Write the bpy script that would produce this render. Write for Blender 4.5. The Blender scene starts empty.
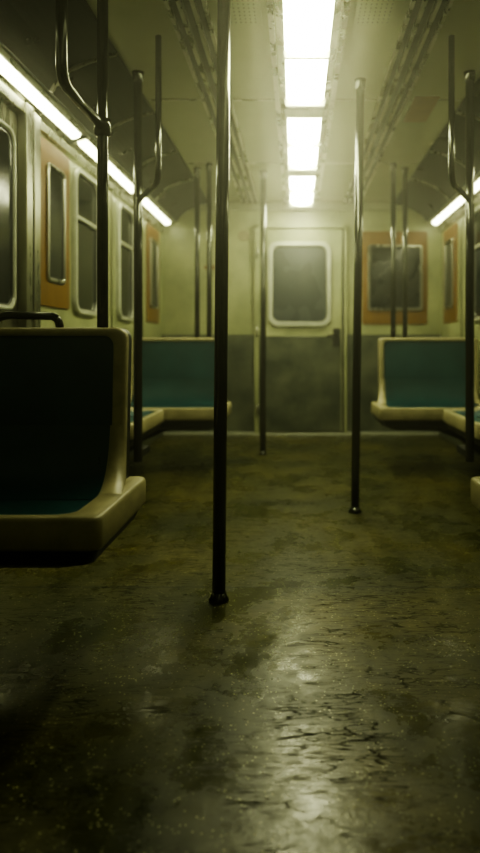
import bpy, bmesh, math
from mathutils import Vector

# ------------------------------------------------------------------ materials
def new_mat(name):
    m = bpy.data.materials.new(name); m.use_nodes = True
    nt = m.node_tree
    return m, nt, nt.nodes["Principled BSDF"]

def paint(name, c1, c2, rough=0.5, metal=0.0, scale=6.0, bump=0.05, r2=None, detail=6, fine=60.0, coat=0.0, stretch=(1,1,1), spec=0.5):
    m, nt, b = new_mat(name)
    N = nt.nodes; L = nt.links
    tc = N.new("ShaderNodeTexCoord"); mp = N.new("ShaderNodeMapping")
    mp.inputs["Scale"].default_value = stretch
    L.new(tc.outputs["Object"], mp.inputs["Vector"])
    n1 = N.new("ShaderNodeTexNoise"); n1.inputs["Scale"].default_value = scale
    n1.inputs["Detail"].default_value = detail; n1.inputs["Roughness"].default_value = 0.65
    L.new(mp.outputs[0], n1.inputs["Vector"])
    r = N.new("ShaderNodeValToRGB")
    r.color_ramp.elements[0].position = 0.35; r.color_ramp.elements[0].color = (*c1, 1)
    r.color_ramp.elements[1].position = 0.68; r.color_ramp.elements[1].color = (*c2, 1)
    L.new(n1.outputs["Fac"], r.inputs["Fac"]); L.new(r.outputs["Color"], b.inputs["Base Color"])
    mr = N.new("ShaderNodeMapRange")
    mr.inputs["From Min"].default_value = 0.3; mr.inputs["From Max"].default_value = 0.7
    mr.inputs["To Min"].default_value = rough; mr.inputs["To Max"].default_value = rough if r2 is None else r2
    L.new(n1.outputs["Fac"], mr.inputs["Value"]); L.new(mr.outputs[0], b.inputs["Roughness"])
    b.inputs["Metallic"].default_value = metal
    b.inputs["Coat Weight"].default_value = coat
    b.inputs["Specular IOR Level"].default_value = spec
    n2 = N.new("ShaderNodeTexNoise"); n2.inputs["Scale"].default_value = fine; n2.inputs["Detail"].default_value = 3
    L.new(mp.outputs[0], n2.inputs["Vector"])
    bp = N.new("ShaderNodeBump"); bp.inputs["Strength"].default_value = bump; bp.inputs["Distance"].default_value = 0.01
    L.new(n2.outputs["Fac"], bp.inputs["Height"]); L.new(bp.outputs[0], b.inputs["Normal"])
    return m

def emis(name, col, strength):
    m, nt, b = new_mat(name)
    b.inputs["Base Color"].default_value = (0.6, 0.62, 0.45, 1)
    b.inputs["Emission Color"].default_value = (*col, 1)
    b.inputs["Emission Strength"].default_value = strength
    return m

M = {}
M['cream'] = paint("cream_wall_enamel", (0.26, 0.29, 0.16), (0.47, 0.49, 0.285), 0.28, r2=0.42, scale=2.2, bump=0.03, detail=9)
M['ceil'] = paint("ceiling_laminate", (0.33, 0.35, 0.235), (0.37, 0.385, 0.26), 0.20, r2=0.28, scale=1.5, bump=0.02)
M['lower'] = paint("grey_green_lower_panel", (0.040, 0.056, 0.040), (0.15, 0.165, 0.11), 0.25, r2=0.45, scale=4, bump=0.05, detail=9)
M['steel'] = paint("brushed_steel", (0.32, 0.33, 0.27), (0.46, 0.46, 0.38), 0.22, 1.0, scale=5, bump=0.02, r2=0.35, stretch=(1, 1, .2))
M['pole'] = paint("worn_dark_steel_pole", (0.04, 0.044, 0.038), (0.11, 0.112, 0.092), 0.11, 1.0, scale=9, bump=0.03, r2=0.20)
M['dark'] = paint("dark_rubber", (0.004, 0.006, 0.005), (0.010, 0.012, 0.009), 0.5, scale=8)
M['glass'] = paint("dark_tunnel_glass", (0.006, 0.009, 0.011), (0.014, 0.020, 0.021), 0.08, r2=0.18, scale=4, bump=0.01)
M['doorglass'] = paint("dusty_door_glass", (0.040, 0.050, 0.056), (0.060, 0.072, 0.078), 0.22, r2=0.32, scale=2, bump=0.01, detail=2)
M['orange'] = paint("tan_wood_laminate", (0.18, 0.092, 0.018), (0.25, 0.135, 0.032), 0.4, scale=10, bump=0.03, stretch=(1, 1, .15))
M['teal'] = paint("teal_seat_plastic", (0.009, 0.056, 0.064), (0.017, 0.086, 0.093), 0.27, r2=0.46, scale=5, bump=0.05, fine=120)
M['rim'] = paint("cream_seat_fiberglass", (0.27, 0.25, 0.14), (0.43, 0.395, 0.24), 0.32, r2=0.5, scale=9, bump=0.05, detail=9)
M['ad'] = paint("black_ad_panel_gloss", (0.001, 0.0025, 0.0025), (0.005, 0.010, 0.009), 0.25, r2=0.35, scale=3, bump=0.02, spec=.08)
M['base'] = paint("pale_baseboard_metal", (0.45, 0.47, 0.38), (0.6, 0.62, 0.5), 0.3, 0.2, scale=6)
LC = (0.98, 1.0, 0.58)
M['lampfar'] = emis("fluorescent_diffuser", LC, 29)
M['lampnear'] = emis("fluorescent_diffuser_dim", LC, 1.5)
M['side'] = emis("side_fluorescent", LC, 11)
M['sidedim'] = emis("side_fluorescent_dim", LC, 1.5)

# floor
def floor_mat():
    m, nt, b = new_mat("worn_speckled_floor")
    N = nt.nodes; L = nt.links
    tc = N.new("ShaderNodeTexCoord")
    def noise(s, d=6, ro=0.6, dist=0.0, vec=None):
        n = N.new("ShaderNodeTexNoise"); n.inputs["Scale"].default_value = s; n.inputs["Detail"].default_value = d
        n.inputs["Roughness"].default_value = ro; n.inputs["Distortion"].default_value = dist
        L.new(vec or tc.outputs["Object"], n.inputs["Vector"]); return n
    def ramp(src, stops):
        r = N.new("ShaderNodeValToRGB"); e = r.color_ramp.elements
        e[0].position, e[0].color = stops[0][0], (*stops[0][1], 1)
        e[1].position, e[1].color = stops[1][0], (*stops[1][1], 1)
        for p, c in stops[2:]:
            x = e.new(p); x.color = (*c, 1)
        L.new(src, r.inputs["Fac"]); return r
    def mix(fac, a, bb, mode='MIX'):
        x = N.new("ShaderNodeMix"); x.data_type = 'RGBA'; x.blend_type = mode
        if isinstance(fac, float): x.inputs[0].default_value = fac
        else: L.new(fac, x.inputs[0])
        L.new(a, x.inputs[6])
        if isinstance(bb, tuple): x.inputs[7].default_value = (*bb, 1)
        else: L.new(bb, x.inputs[7])
        return x.outputs[2]
    big = noise(1.8, 9, 0.52, 0.0)
    base = ramp(big.outputs["Fac"], [(0.30, (0.036, 0.044, 0.018)), (0.72, (0.145, 0.125, 0.036)), (0.5, (0.080, 0.079, 0.026))])
    v = N.new("ShaderNodeTexVoronoi"); v.inputs["Scale"].default_value = 95
    L.new(tc.outputs["Object"], v.inputs["Vector"])
    sp = ramp(v.outputs["Distance"], [(0.16, (1, 1, 1)), (0.26, (0, 0, 0))])
    gate = noise(40, 2); gr = ramp(gate.outputs["Fac"], [(0.50, (0, 0, 0)), (0.56, (1, 1, 1))])
    mm = N.new("ShaderNodeMath"); mm.operation = 'MULTIPLY'
    L.new(sp.outputs[0], mm.inputs[0]); L.new(gr.outputs[0], mm.inputs[1])
    c = mix(mm.outputs[0], base.outputs[0], (0.50, 0.50, 0.30))
    def scuff(rot, sc, lo, hi):
        mp = N.new("ShaderNodeMapping"); mp.inputs["Scale"].default_value = sc; mp.inputs["Rotation"].default_value = (0, 0, rot)
        L.new(tc.outputs["Object"], mp.inputs["Vector"])
        n = noise(3.0, 2, 0.4, 0.2, mp.outputs[0])
        a = N.new("ShaderNodeMath"); a.operation = 'SUBTRACT'; a.inputs[1].default_value = 0.5; L.new(n.outputs["Fac"], a.inputs[0])
        ab = N.new("ShaderNodeMath"); ab.operation = 'ABSOLUTE'; L.new(a.outputs[0], ab.inputs[0])
        return ramp(ab.outputs[0], [(lo, (1, 1, 1)), (hi, (0, 0, 0))])
    scs = [scuff(0.5, (1.6, 10.0, 1), 0.002, 0.012), scuff(-0.9, (1.4, 9.0, 1), 0.002, 0.012), scuff(1.5, (1.4, 9.0, 1), 0.002, 0.013), scuff(1.1, (1.8, 13.0, 1), 0.002, 0.013)]
    cur = scs[0].outputs[0]
    for s_ in scs[1:]:
        mx = N.new("ShaderNodeMath"); mx.operation = 'MAXIMUM'
        L.new(cur, mx.inputs[0]); L.new(s_.outputs[0], mx.inputs[1]); cur = mx.outputs[0]
    g2 = noise(4, 6, 0.7); g2r = ramp(g2.outputs["Fac"], [(0.44, (0, 0, 0)), (0.58, (1, 1, 1))])
    m2 = N.new("ShaderNodeMath"); m2.operation = 'MULTIPLY'
    L.new(cur, m2.inputs[0]); L.new(g2r.outputs[0], m2.inputs[1])
    m3 = N.new("ShaderNodeMath"); m3.operation = 'MULTIPLY'; m3.inputs[1].default_value = 0.8; L.new(m2.outputs[0], m3.inputs[0])
    c = mix(m3.outputs[0], c, (0.008, 0.010, 0.005))
    gm = noise(14, 10, 0.8, 0.0); gmr = ramp(gm.outputs["Fac"], [(0.36, (0.50, 0.52, 0.47)), (0.62, (1, 1, 1))])
    c = mix(1.0, c, gmr.outputs[0], 'MULTIPLY')
    sx = N.new("ShaderNodeSeparateXYZ"); L.new(tc.outputs["Object"], sx.inputs[0])
    md = N.new("ShaderNodeMath"); md.operation = 'PINGPONG'; md.inputs[1].default_value = 0.61
    L.new(sx.outputs["Y"], md.inputs[0])
    sm = ramp(md.outputs[0], [(0.003, (1, 1, 1)), (0.007, (0, 0, 0))])
    c = mix(sm.outputs[0], c, (0.01, 0.012, 0.006))
    L.new(c, b.inputs["Base Color"])
    rn = noise(4.5, 12, 0.70, 0.0)
    mr = N.new("ShaderNodeMapRange"); mr.inputs["From Min"].default_value = 0.36; mr.inputs["From Max"].default_value = 0.56
    mr.inputs["To Min"].default_value = 0.13; mr.inputs["To Max"].default_value = 0.38
    L.new(rn.outputs["Fac"], mr.inputs["Value"])
    m4 = N.new("ShaderNodeMath"); m4.operation = 'MULTIPLY_ADD'; m4.inputs[1].default_value = 0.35
    L.new(m2.outputs[0], m4.inputs[0]); L.new(mr.outputs[0], m4.inputs[2])
    L.new(m4.outputs[0], b.inputs["Roughness"])
    b.inputs["IOR"].default_value = 1.5
    # scratches break the sheen
    spm = N.new("ShaderNodeMath"); spm.operation = 'MULTIPLY_ADD'; spm.inputs[1].default_value = -0.45; spm.inputs[2].default_value = 0.5
    L.new(m2.outputs[0], spm.inputs[0]); L.new(spm.outputs[0], b.inputs["Specular IOR Level"])
    hb = noise(55, 4, 0.6)
    ad = N.new("ShaderNodeMath"); ad.operation = 'MULTIPLY_ADD'; ad.inputs[1].default_value = -0.10
    L.new(m2.outputs[0], ad.inputs[0]); L.new(hb.outputs["Fac"], ad.inputs[2])
    bp = N.new("ShaderNodeBump"); bp.inputs["Strength"].default_value = 0.13; bp.inputs["Distance"].default_value = 0.004
    L.new(ad.outputs[0], bp.inputs["Height"]); L.new(bp.outputs[0], b.inputs["Normal"])
    return m
M['floor'] = floor_mat()

# ------------------------------------------------------------------ mesh builder
class B:
    def __init__(s, name): s.name = name; s.v = []; s.f = []; s.m = []; s.sm = []; s.mats = []
    def mi(s, k):
        if k not in s.mats: s.mats.append(k)
        return s.mats.index(k)
    def face(s, idx, k, smooth=False): s.f.append(idx); s.m.append(s.mi(k)); s.sm.append(smooth)
    def box(s, x0, x1, y0, y1, z0, z1, k):
        n = len(s.v)
        s.v += [(x, y, z) for x in (x0, x1) for y in (y0, y1) for z in (z0, z1)]
        for q in ((0,1,3,2),(4,6,7,5),(0,4,5,1),(2,3,7,6),(0,2,6,4),(1,5,7,3)):
            s.face([n+i for i in q], k)
    def loft(s, loops, mats, cap0=None, cap1=None, smooth=False, closed=True):
        base = len(s.v); n = len(loops[0])
        for lp in loops: s.v += [tuple(p) for p in lp]
        for j in range(len(loops)-1):
            for i in range(n if closed else n-1):
                a = base+j*n+i; b_ = base+j*n+(i+1) % n
                s.face([a, b_, b_+n, a+n], mats[j] if isinstance(mats, (list, tuple)) else mats, smooth)
        if cap0: s.face([base+i for i in range(n)], cap0)
        if cap1: s.face([base+(len(loops)-1)*n+i for i in range(n)], cap1)
    def tube(s, pts, r, k, seg=20, radii=None):
        pts = [Vector(p) for p in pts]; loops = []
        ref = None
        for i, p in enumerate(pts):
            if i == 0: t = pts[1]-p
            elif i == len(pts)-1: t = p-pts[i-1]
            else: t = (pts[i+1]-p).normalized()+(p-pts[i-1]).normalized()
            t.normalize()
            if ref is None:
                ref = Vector((1, 0, 0)) if abs(t.x) < 0.9 else Vector((0, 1, 0))
            u = (ref - t*ref.dot(t)).normalized(); w = t.cross(u); ref = u
            rr = radii[i] if radii else r
            loops.append([p+u*math.cos(a)*rr+w*math.sin(a)*rr for a in [2*math.pi*j/seg for j in range(seg)]])
        s.loft(loops, k, k, k, smooth=True)
    def prism_y(s, prof, y0, y1, k):   # profile list of (x,z)
        s.loft([[(x, y0, z) for x, z in prof], [(x, y1, z) for x, z in prof]], k, k, k)
    def build(s, bevel=0.0):
        me = bpy.data.meshes.new(s.name)
        lo = [min(p[i] for p in s.v) for i in range(3)]; hi = [max(p[i] for p in s.v) for i in range(3)]
        c = [(lo[0]+hi[0])/2, (lo[1]+hi[1])/2, lo[2]]
        me.from_pydata([(p[0]-c[0], p[1]-c[1], p[2]-c[2]) for p in s.v], [], s.f)
        for k in s.mats: me.materials.append(M[k])
        for i, p in enumerate(me.polygons): p.material_index = s.m[i]; p.use_smooth = s.sm[i]
        bm = bmesh.new(); bm.from_mesh(me); bmesh.ops.recalc_face_normals(bm, faces=bm.faces); bm.to_mesh(me); bm.free()
        o = bpy.data.objects.new(s.name, me); o.location = c
        bpy.context.scene.collection.objects.link(o)
        if bevel:
            md = o.modifiers.new("bevel", 'BEVEL'); md.width = bevel; md.segments = 2; md.limit_method = 'ANGLE'
        return o

def rr(a0, a1, b0, b1, r, n=6):
    out = []
    for (cx, cy, st) in ((a1-r, b1-r, 0), (a0+r, b1-r, 90), (a0+r, b0+r, 180), (a1-r, b0+r, 270)):
        for i in range(n+1):
            t = math.radians(st+90*i/n); out.append((cx+r*math.cos(t), cy+r*math.sin(t)))
    return out
def bend(p0, p1, p2, n=8):
    p0, p1, p2 = map(Vector, (p0, p1, p2))
    return [(1-t)**2*p0+2*t*(1-t)*p1+t*t*p2 for t in [i/n for i in range(n+1)]]

XL, XR, YF, YB, ZC = -1.30, 1.40, -1.6, 6.2, 2.25
CX = 0.05

# ------------------------------------------------------------------ shell
b = B("floor"); b.box(XL-.08, XR+.08, YF-.08, YB+.08, -.06, 0, 'floor'); b.build()
b = B("ceiling"); b.box(XL-.08, XR+.08, YF-.08, YB+.08, ZC, ZC+.06, 'ceil'); b.build()
b = B("wall_left"); b.box(XL-.08, XL, YF, YB, 0, ZC, 'cream'); b.build()
b = B("wall_right"); b.box(XR, XR+.08, YF, YB, 0, ZC, 'cream'); b.build()
b = B("wall_back"); b.box(XL-.08, XR+.08, YB, YB+.08, 0, ZC, 'cream')
b.box(XL, -.40, YB-.012, YB, 0.0, .97, 'lower'); b.box(.49, XR, YB-.012, YB, 0.0, .97, 'lower')
b.box(-.95, -.94, YB-.008, YB, .98, 2.2, 'lower')
b.box(XL, XR, YB-.03, YB, 2.17, 2.25, 'ceil')
b.build()
b = B("wall_front"); b.box(XL-.08, XR+.08, YF-.08, YF, 0, ZC, 'cream'); b.build()
b = B("baseboard_back"); b.box(XL+.02, -.41, YB-.035, YB-.012, 0, .03, 'base'); b.box(.50, XR-.02, YB-.035, YB-.012, 0, .03, 'base')
b.box(-.41, .50, YB-.065, YB-.055, 0, .025, 'base'); b.build(.003)
for nm, x0, x1 in (("baseboard_left", XL, XL+.02), ("baseboard_right", XR-.02, XR)):
    b = B(nm); b.box(x0, x1, YF, YB-.04, 0, .16, 'lower'); b.build(.003)

# ceiling joints
for i, y in enumerate((1.4, 3.6, 4.85)):
    b = B("trim_%d" % (i+1)); b.box(XL+.47, CX-.14, y-.006, y+.006, ZC-.004, ZC, 'steel')
    b.box(CX+.14, XR-.47, y-.006, y+.006, ZC-.004, ZC, 'steel'); b.build()

# ------------------------------------------------------------------ framed panels on walls
def mapL(y0):   # (a=y, b=z, o=out)
    return lambda a, z, o: (XL+o, a, z)
def mapR(y0): return lambda a, z, o: (XR-o, a, z)
def mapB(y0): return lambda a, z, o: (a, YB-o, z)
def window(bd, mp, a0, a1, z0, z1, r, fw, o0, frame='steel', glass='glass', th=.022):
    L1 = lambda inset, o, rad: [mp(a, z, o) for a, z in rr(a0+inset, a1-inset, z0+inset, z1-inset, max(rad, .004))]
    bd.loft([L1(0, o0, r), L1(0, o0+th*.6, r), L1(.006, o0+th, r-.005), L1(fw-.006, o0+th, r-fw*.6), L1(fw, o0+th*.5, r-fw*.65), L1(fw+.006, o0+th*.25, r-fw*.7)],
            [frame]*4+['dark'], None, glass, smooth=False)
def plate(bd, mp, a0, a1, z0, z1, r, o0, th, k):
    P = lambda i, o: [mp(a, z, o) for a, z in rr(a0+i, a1-i, z0+i, z1-i, r)]
    bd.loft([P(0, o0), P(0, o0+th*.6), P(.003, o0+th)], k, k, k)

# end door
b = B("door_1")
mp = mapB(0)
plate(b, mp, -.37, .445, .03, 1.99, .012, 0, .035, 'cream')
plate(b, mp, -.355, .43, .04, .955, .01, .035, .006, 'lower')
window(b, mp, -.27, .34, 1.045, 1.865, .10, .048, .035, 'base', 'doorglass', .03)
b.box(-.40, -.37, YB-.05, YB, 0, 2.03, 'cream'); b.box(.462, .49, YB-.05, YB, 0, 2.03, 'cream')
b.box(.445, .462, YB-.037, YB, .03, 1.99, 'dark')
b.box(-.40, .49, YB-.05, YB, 1.995, 2.03, 'cream')
# lever handle & lock
plate(b, mp, .355, .425, .86, 1.03, .01, .041, .012, 'dark')
b.tube([(.39, YB-.05, .96), (.39, YB-.10, .96)], .014, 'pole', 12)
b.tube([(.40, YB-.10, .96), (.29, YB-.10, .955)], .012, 'pole', 12)
for z in (.25, 1.0, 1.75): b.tube([(-.372, YB-.055, z-.05), (-.372, YB-.055, z+.05)], .012, 'steel', 10)
b.build()

b = B("window_1")   # end wall right, tan surround
plate(b, mp, .64, 1.27, 1.07, 1.97, .02, 0, .012, 'orange')
window(b, mp, .69, 1.225, 1.20, 1.84, .03, .03, .012, 'steel', 'glass', .02); b.build()
b = B("notice_sticker"); plate(b, mp, -.56, -.45, 1.88, 1.98, .04, 0, .004, 'rim'); b.build()
b = B("warning_sign"); plate(b, mp, -.94+.05, -.78, 1.60, 1.64, .004, 0, .004, 'orange'); b.build()

# side windows
wn = 2
for side, mp in (('L', mapL(0)), ('R', mapR(0))):
    for (a0, a1, kind) in ((3.21, 3.64, 'tan'), (3.70, 4.16, 'steel'), (4.62, 5.06, 'steel'), (5.55, 6.02, 'tan')):
        b = B("window_%d" % wn); wn += 1
        if kind == 'tan':
            plate(b, mp, a0, a1, 1.07, 1.93, .015, 0, .012, 'orange')
            window(b, mp, a0+.09, a1-.09, 1.2, 1.82, .03, .022, .012, 'steel', 'glass', .015)
        else:
            window(b, mp, a0, a1, 1.05, 1.92, .09, .035, 0, 'base', 'glass', .03)
            zz = 1.62
            p0 = mp(a0+.03, zz, .012); p1 = mp(a1-.03, zz, .028)
            b.box(min(p0[0], p1[0]), max(p0[0], p1[0]), a0+.03, a1-.03, zz-.012, zz+.012, 'base')
        b.build()
    # seams on wall
    b = B("trim_4" if side == 'L' else "trim_5")
    for y in (4.32, 4.5, 5.25, 5.4):
        p0 = mp(y, 1, 0); p1 = mp(y, 1, .008)
        b.box(min(p0[0], p1[0]), max(p0[0], p1[0]), y-.008, y+.008, .16, 1.97, 'steel')
    b.build()

# side sliding doors
for i, (side, mp) in enumerate((('L', mapL(0)), ('R', mapR(0)))):
    b = B("door_%d" % (i+2))
    for a0, a1 in ((2.17, 2.555), (2.56, 2.945)):
        plate(b, mp, a0, a1, .02, 1.93, .008, 0, .02, 'steel')
        window(b, mp, a0+.05, a1-.05, 1.02, 1.84, .07, .025, .02, 'base', 'glass', .02)
    def bar(a0, a1, z0, z1, o, k):
        p0 = mp(a0, z0, 0); p1 = mp(a0, z0, o)
        b.box(min(p0[0], p1[0]), max(p0[0], p1[0]), a0, a1, z0, z1, k)
    bar(2.10, 2.165, 0, 1.99, .06, 'steel'); bar(2.95, 3.02, 0, 1.99, .06, 'steel')
    bar(3.025, 3.07, 0, 1.99, .03, 'dark'); bar(3.075, 3.15, 0, 1.99, .045, 'steel')
    bar(2.165, 2.95, 1.94, 1.99, .05, 'steel')
    b.build(.004)

# ------------------------------------------------------------------ coves: ad panels + side lights
def mir(x, side): return x if side == 'L' else 2*CX - x
for side in 'LR':
    A = (-.84, 2.249); Bp = (-1.165, 2.06); C = (-1.10, 2.205)
    def arc(off=0.0, n=10):
        out = []
        for i in range(n+1):
            t = i/n
            x = (1-t)**2*A[0]+2*t*(1-t)*C[0]+t*t*Bp[0]; z = (1-t)**2*A[1]+2*t*(1-t)*C[1]+t*t*Bp[1]
            d = Vector((-.86-x, 2.0-z)).normalized()
            out.append((mir(x+d.x*off, side), min(z+d.y*off, 2.249)))
        return out
    ys = [-1.5, -.75, 0, .75, 1.5, 2.25, 3.0, 3.75, 4.5, 5.25, 6.15]
    for i in range(len(ys)-1):
        b = B("advertising_panel")
        o_, i_ = arc(0), arc(.012)
        prof = o_+i_[::-1]
        y0, y1 = ys[i]+.002, ys[i+1]-.002
        b.loft([[(x, y0, z) for x, z in prof], [(x, y1, z) for x, z in prof]], 'ad', 'ad', 'ad')
        i2 = arc(.024); pr = i_+i2[::-1]
        for yy in (y0, y1-.008):
            b.loft([[(x, yy, z) for x, z in pr], [(x, yy+.008, z) for x, z in pr]], 'steel', 'steel', 'steel')
        b.build()
    for i, (y0, y1, dim) in enumerate(((-1.4, -.2, 1), (-.1, 1.1, 1), (1.2, 2.3, 1), (2.36, 3.56, 0), (3.62, 4.82, 0), (4.88, 6.1, 0))):
        b = B("side_light")
        f = lambda pts: [(mir(x, side), z) for x, z in pts]
        b.prism_y(f([(-1.17, 2.052), (-1.298, 2.052), (-1.298, 1.992), (-1.285, 1.992), (-1.255, 2.018), (-1.18, 2.040)]), y0, y1, 'steel')
        b.prism_y(f([(-1.190, 2.037), (-1.242, 2.021), (-1.236, 2.007), (-1.197, 2.019)]), y0+.02, y1-.02, 'sidedim' if dim else 'side')
        b.build()
    b = B("trim_%d" % (6 if side == 'L' else 7))
    b.prism_y([(mir(-1.299, side), 1.985), (mir(-1.27, side), 1.985), (mir(-1.28, side), 1.955), (mir(-1.299, side), 1.95)], YF, YB-.04, 'steel'); b.build()

# ------------------------------------------------------------------ ceiling lights
for i, (y0, y1, near) in enumerate(((-1.3, -.2, 1), (-.1, 1.05, 1), (1.1, 2.25, 1), (2.33, 3.52, 0), (3.66, 4.80, 0), (4.94, 6.05, 0))):
    b = B("ceiling_light")
    b.prism_y([(CX-.135, ZC), (CX+.135, ZC), (CX+.135, ZC-.02), (CX+.105, ZC-.035), (CX-.105, ZC-.035), (CX-.135, ZC-.02)], y0, y1, 'steel')
    n = 8; prof = [(CX-.10+.20*j/n, ZC-.035-.032*math.sin(math.pi*j/n)**.6) for j in range(n+1)]
    b.prism_y(prof, y0+.03, y1-.03, 'lampnear' if near else 'lampfar')
    for yy in (y0, y1-.025):
        b.prism_y([(CX-.115, ZC-.03), (CX+.115, ZC-.03), (CX+.105, ZC-.075), (CX-.105, ZC-.075)], yy, yy+.025, 'base')
    mid = (y0+y1)/2
    b.prism_y([(CX-.108, ZC-.03), (CX+.108, ZC-.03), (CX+.10, ZC-.072), (CX-.10, ZC-.072)], mid-.009, mid+.009, 'base')
    b.build()
b = B("trim_8")
for sx in (-1, 1):
    x = CX+sx*.155; b.box(x-.012, x+.012, YF, YB-.03, ZC-.018, ZC, 'steel')
b.build()
for sx in (-1, 1):
    b = B("air_diffuser"); x = CX+sx*.49
    b.box(x-.08, x+.08, YF, YB-.03, ZC-.006, ZC, 'lower')
    for k in (-.075, -.028, .028, .075):
        b.box(x+k-.008, x+k+.008, YF, YB-.03, ZC-.024, ZC-.006, 'steel')
    for k in (-.052, 0, .052):
        b.box(x+k-.012, x+k+.012, YF, YB-.03, ZC-.009, ZC-.006, 'dark')
    b.build()
for sx in (-1, 1):
    for yc in (2.6,):
        b = B("vent_grille"); x = CX+sx*.28
        b.box(x-.085, x+.085, yc-.16, yc+.16, ZC-.006, ZC, 'ceil')
        for k in range(10):
            for j in range(7):
                b.box(x-.07+j*.021, x-.07+j*.021+.006, yc-.14+k*.029, yc-.14+k*.029+.008, ZC-.0075, ZC-.006, 'lower')
        b.build()
b = B("ceiling_reflection_patch"); b.box(.66, .80, 3.55, 3.95, ZC-.005, ZC, 'orange'); b.build()  # thin orange plate added to imitate a reflection in the ceiling

# ------------------------------------------------------------------ seats
def seat(fn, w, D=.50, end='aisle'):
    b = B("subway_seat")
    W = lambda u, v, z: fn(u, v, z)
    zt, zb = .925, .40
    bu1 = w-.055
    def vv(z, o): return .085-(z-.45)*.07+o
    def lp(i, o, r, z1=zt, u0=.02): return [W(a, vv(z, o), z) for a, z in rr(u0+i, bu1-i, zb+i*.5, z1-i, r, 8)]
    def lin(ia, ib, it, o, r): return [W(a, vv(z, o), z) for a, z in rr(.02+ia, bu1-ib, zb+.03, zt-it, r, 8)]
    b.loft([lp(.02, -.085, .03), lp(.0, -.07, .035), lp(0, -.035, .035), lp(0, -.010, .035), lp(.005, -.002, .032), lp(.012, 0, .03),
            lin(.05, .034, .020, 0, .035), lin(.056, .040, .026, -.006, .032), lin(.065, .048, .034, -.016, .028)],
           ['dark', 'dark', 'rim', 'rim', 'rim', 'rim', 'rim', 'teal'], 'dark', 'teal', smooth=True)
    def pp(i, z, r): return [W(a, c, z) for a, c in rr(i, w-i, .0+i, D-i, r, 8)]
    def pin(iu, z, r, k=0): return [W(a, c, z) for a, c in rr(.06+k, w-.075-k, .06, D-.028-k, r, 8)]
    b.loft([pp(.014, .362, .022), pp(.004, .366, .026), pp(0, .374, .028), pp(0, .438, .028), pp(.003, .446, .026), pp(.008, .449, .024),
            pin(0, .449, .05), pin(0, .444, .05, .006), pin(0, .434, .04, .016)],
           ['rim']*6+['rim', 'teal'], 'dark', 'teal', smooth=True)
    # hollow joining back and pan, flaring outward as it comes forward
    cu = bend((0, vv(.62, -.014), .62), (0, vv(.45, .01), .435), (0, .26, .436), 14)
    cu2 = bend((0, vv(.62, .001), .62), (0, vv(.45, .022), .449), (0, .26, .4498), 14)
    def lerp(a, c, t): return a+(c-a)*t
    tt = [((p.y-cu[0].y)/(cu[-1].y-cu[0].y)) for p in cu]
    ed = [lerp(bu1-.048, w-.088, t) for t in tt]; eo = [lerp(bu1-.002, w-.012, t) for t in tt]; em = [lerp(bu1-.038, w-.076, t) for t in tt]
    b.loft([[W(.085, p.y, p.z) for p in cu], [W(e, p.y, p.z) for e, p in zip(ed, cu)],
            [W(e, p.y, p.z) for e, p in zip(em, cu2)], [W(e, p.y, p.z) for e, p in zip(eo, cu2)],
            [W(e, max(p.y-.03, .03), p.z-.03) for e, p in zip(eo, cu2)]], ['teal', 'rim', 'rim', 'rim'], smooth=True, closed=False)
    b.loft([[W(.05, p.y, p.z) for p in cu2], [W(.08, p.y, p.z) for p in cu2]], 'rim', smooth=True, closed=False)
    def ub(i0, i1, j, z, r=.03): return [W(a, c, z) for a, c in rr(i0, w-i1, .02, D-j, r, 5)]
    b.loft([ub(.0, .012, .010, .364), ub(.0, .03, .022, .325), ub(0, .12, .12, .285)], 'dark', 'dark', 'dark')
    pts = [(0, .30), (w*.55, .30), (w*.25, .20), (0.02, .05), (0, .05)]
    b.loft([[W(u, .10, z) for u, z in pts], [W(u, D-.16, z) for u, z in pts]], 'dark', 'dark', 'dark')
    return b.build()

for yb in (2.06, 4.78):
    seat(lambda u, v, z, yb=yb: (XL+.03+u, yb-v, z), -.478-(XL+.03))
    seat(lambda u, v, z, yb=yb: (XR-.03-u, yb-v, z), (XR-.03)-.555)
seat(lambda u, v, z: (XL+.045+v, 3.40+u, z), .82, .39)
seat(lambda u, v, z: (XR-.045-v, 3.40+u, z), .82, .39)

for x0, x1 in ((-.97, -.78),):
    b = B("seat_grab_handle"); yy = 2.113
    b.tube([(x0-.03, yy, .80), (x0-.03, yy, .90)]+bend((x0-.03, yy, .93), (x0-.03, yy, .965), (x0+.03, yy, .968))+
           bend((x1-.03, yy, .965), (x1, yy, .962), (x1, yy, .925))+[(x1, yy, .80)], .013, 'pole', 14)
    b.build()

# ------------------------------------------------------------------ poles
def pole(x, y, z0, z1, r=.021, dx=0.0, flange=True, collar=None, extra=None):
    b = B("grab_pole")
    b.tube([(x, y, z0), (x+dx*.5, y, (z0+z1)/2), (x+dx, y, z1)], r, 'pole', 28)
    if flange:
        b.tube([(x, y, z0), (x, y, z0+.006), (x, y, z0+.014), (x, y, z0+.03)], 0, 'pole', 28, [.034, .034, .028, r])
    b.tube([(x+dx, y, z1-.05), (x+dx, y, z1-.045), (x+dx, y, z1-.012), (x+dx, y, z1)], 0, 'pole', 28, [r, r+.004, r+.005, r+.010])
    if collar: b.tube([(x, y, collar-.03), (x, y, collar-.026), (x, y, collar+.026), (x, y, collar+.03)], 0, 'pole', 24, [r, r+.009, r+.009, r])
    if extra: extra(b)
    return b.build()
pole(-.263, 2.18, 0, ZC, .0225, .02)
pole(.307, 3.33, 0, ZC, .0215, .028)
pole(-.263, 5.08, 0, ZC, .023, .004)
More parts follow.
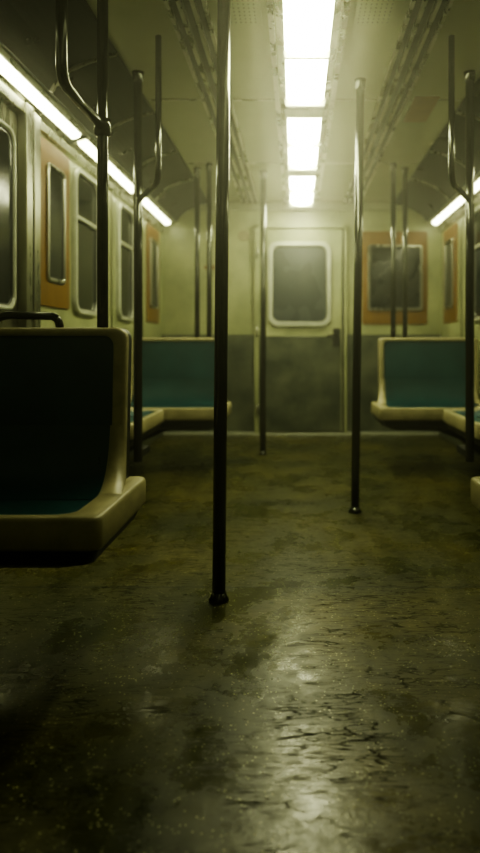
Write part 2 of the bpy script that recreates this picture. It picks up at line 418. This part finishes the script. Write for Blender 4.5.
def ex1(x, y, yd, z=1.60):
    def f(b):
        b.tube([(x, y, z)]+[(x, yd+.06, z)]+bend((x, yd+.05, z), (x, yd, z), (x, yd, z+.05))+[(x, yd, ZC)], .016, 'pole', 16)
        b.tube([(x, yd, ZC-.04), (x, yd, ZC)], 0, 'pole', 16, [.024, .032])
    return f
for s in (-1, 1):
    cx = lambda x: x if s < 0 else 2*CX-.02-x
    def hang(b, x=cx(-.648), s=s):   # clamp bracket onto the seat shell
        ex1(x, 2.145, 1.77)(b)
        b.box(x-.03, x+.03, 2.10, 2.15, .44, .50, 'dark')
    pole(cx(-.648), 2.145, .43, ZC, .018, 0, False, 1.60, hang)
    x = cx(-.80); xd = cx(-.615)
    def ex2(b, x=x, xd=xd):
        b.tube([(x, 3.24, 1.60), (x+(xd-x)*.8, 2.94, 1.60)]+bend((x+(xd-x)*.85, 2.92, 1.60), (xd, 2.86, 1.60), (xd, 2.86, 1.66))+[(xd, 2.86, ZC)], .014, 'pole', 14)
        b.box(x-.02, x+.02, 3.24, 3.42, .30, .335, 'dark')
    pole(x, 3.24, .28, ZC, .0215, 0, False, None, ex2)
    for xx, y in ((-.66, 4.87), (-.77, 4.99)):
        pole(cx(xx), y, .43, ZC, .019, 0, False)

# ------------------------------------------------------------------ world & camera
w = bpy.data.worlds.new("dark_tunnel"); bpy.context.scene.world = w; w.use_nodes = True
nt = w.node_tree
nt.nodes["Background"].inputs[0].default_value = (0.01, 0.014, 0.01, 1)
nt.nodes["Background"].inputs[1].default_value = 0.1
vs = nt.nodes.new("ShaderNodeVolumeScatter")
vs.inputs["Color"].default_value = (1.0, 1.0, 0.85, 1); vs.inputs["Density"].default_value = 0.050; vs.inputs["Anisotropy"].default_value = 0.8
nt.links.new(vs.outputs[0], nt.nodes["World Output"].inputs["Volume"])

bpy.context.scene.view_settings.view_transform = 'AgX'
bpy.context.scene.view_settings.look = 'AgX - High Contrast'

cam = bpy.data.cameras.new("camera"); co = bpy.data.objects.new("camera", cam)
bpy.context.scene.collection.objects.link(co)
co.location = (0, 0, .87); co.rotation_euler = (math.radians(90), 0, 0)
cam.sensor_fit = 'VERTICAL'; cam.sensor_height = 36; cam.lens = 640/853*36
cam.shift_x = -56/853; cam.shift_y = -81.5/853
cam.clip_start = .02
cam.dof.use_dof = True; cam.dof.focus_distance = 2.0; cam.dof.aperture_fstop = 1.6
bpy.context.scene.camera = co
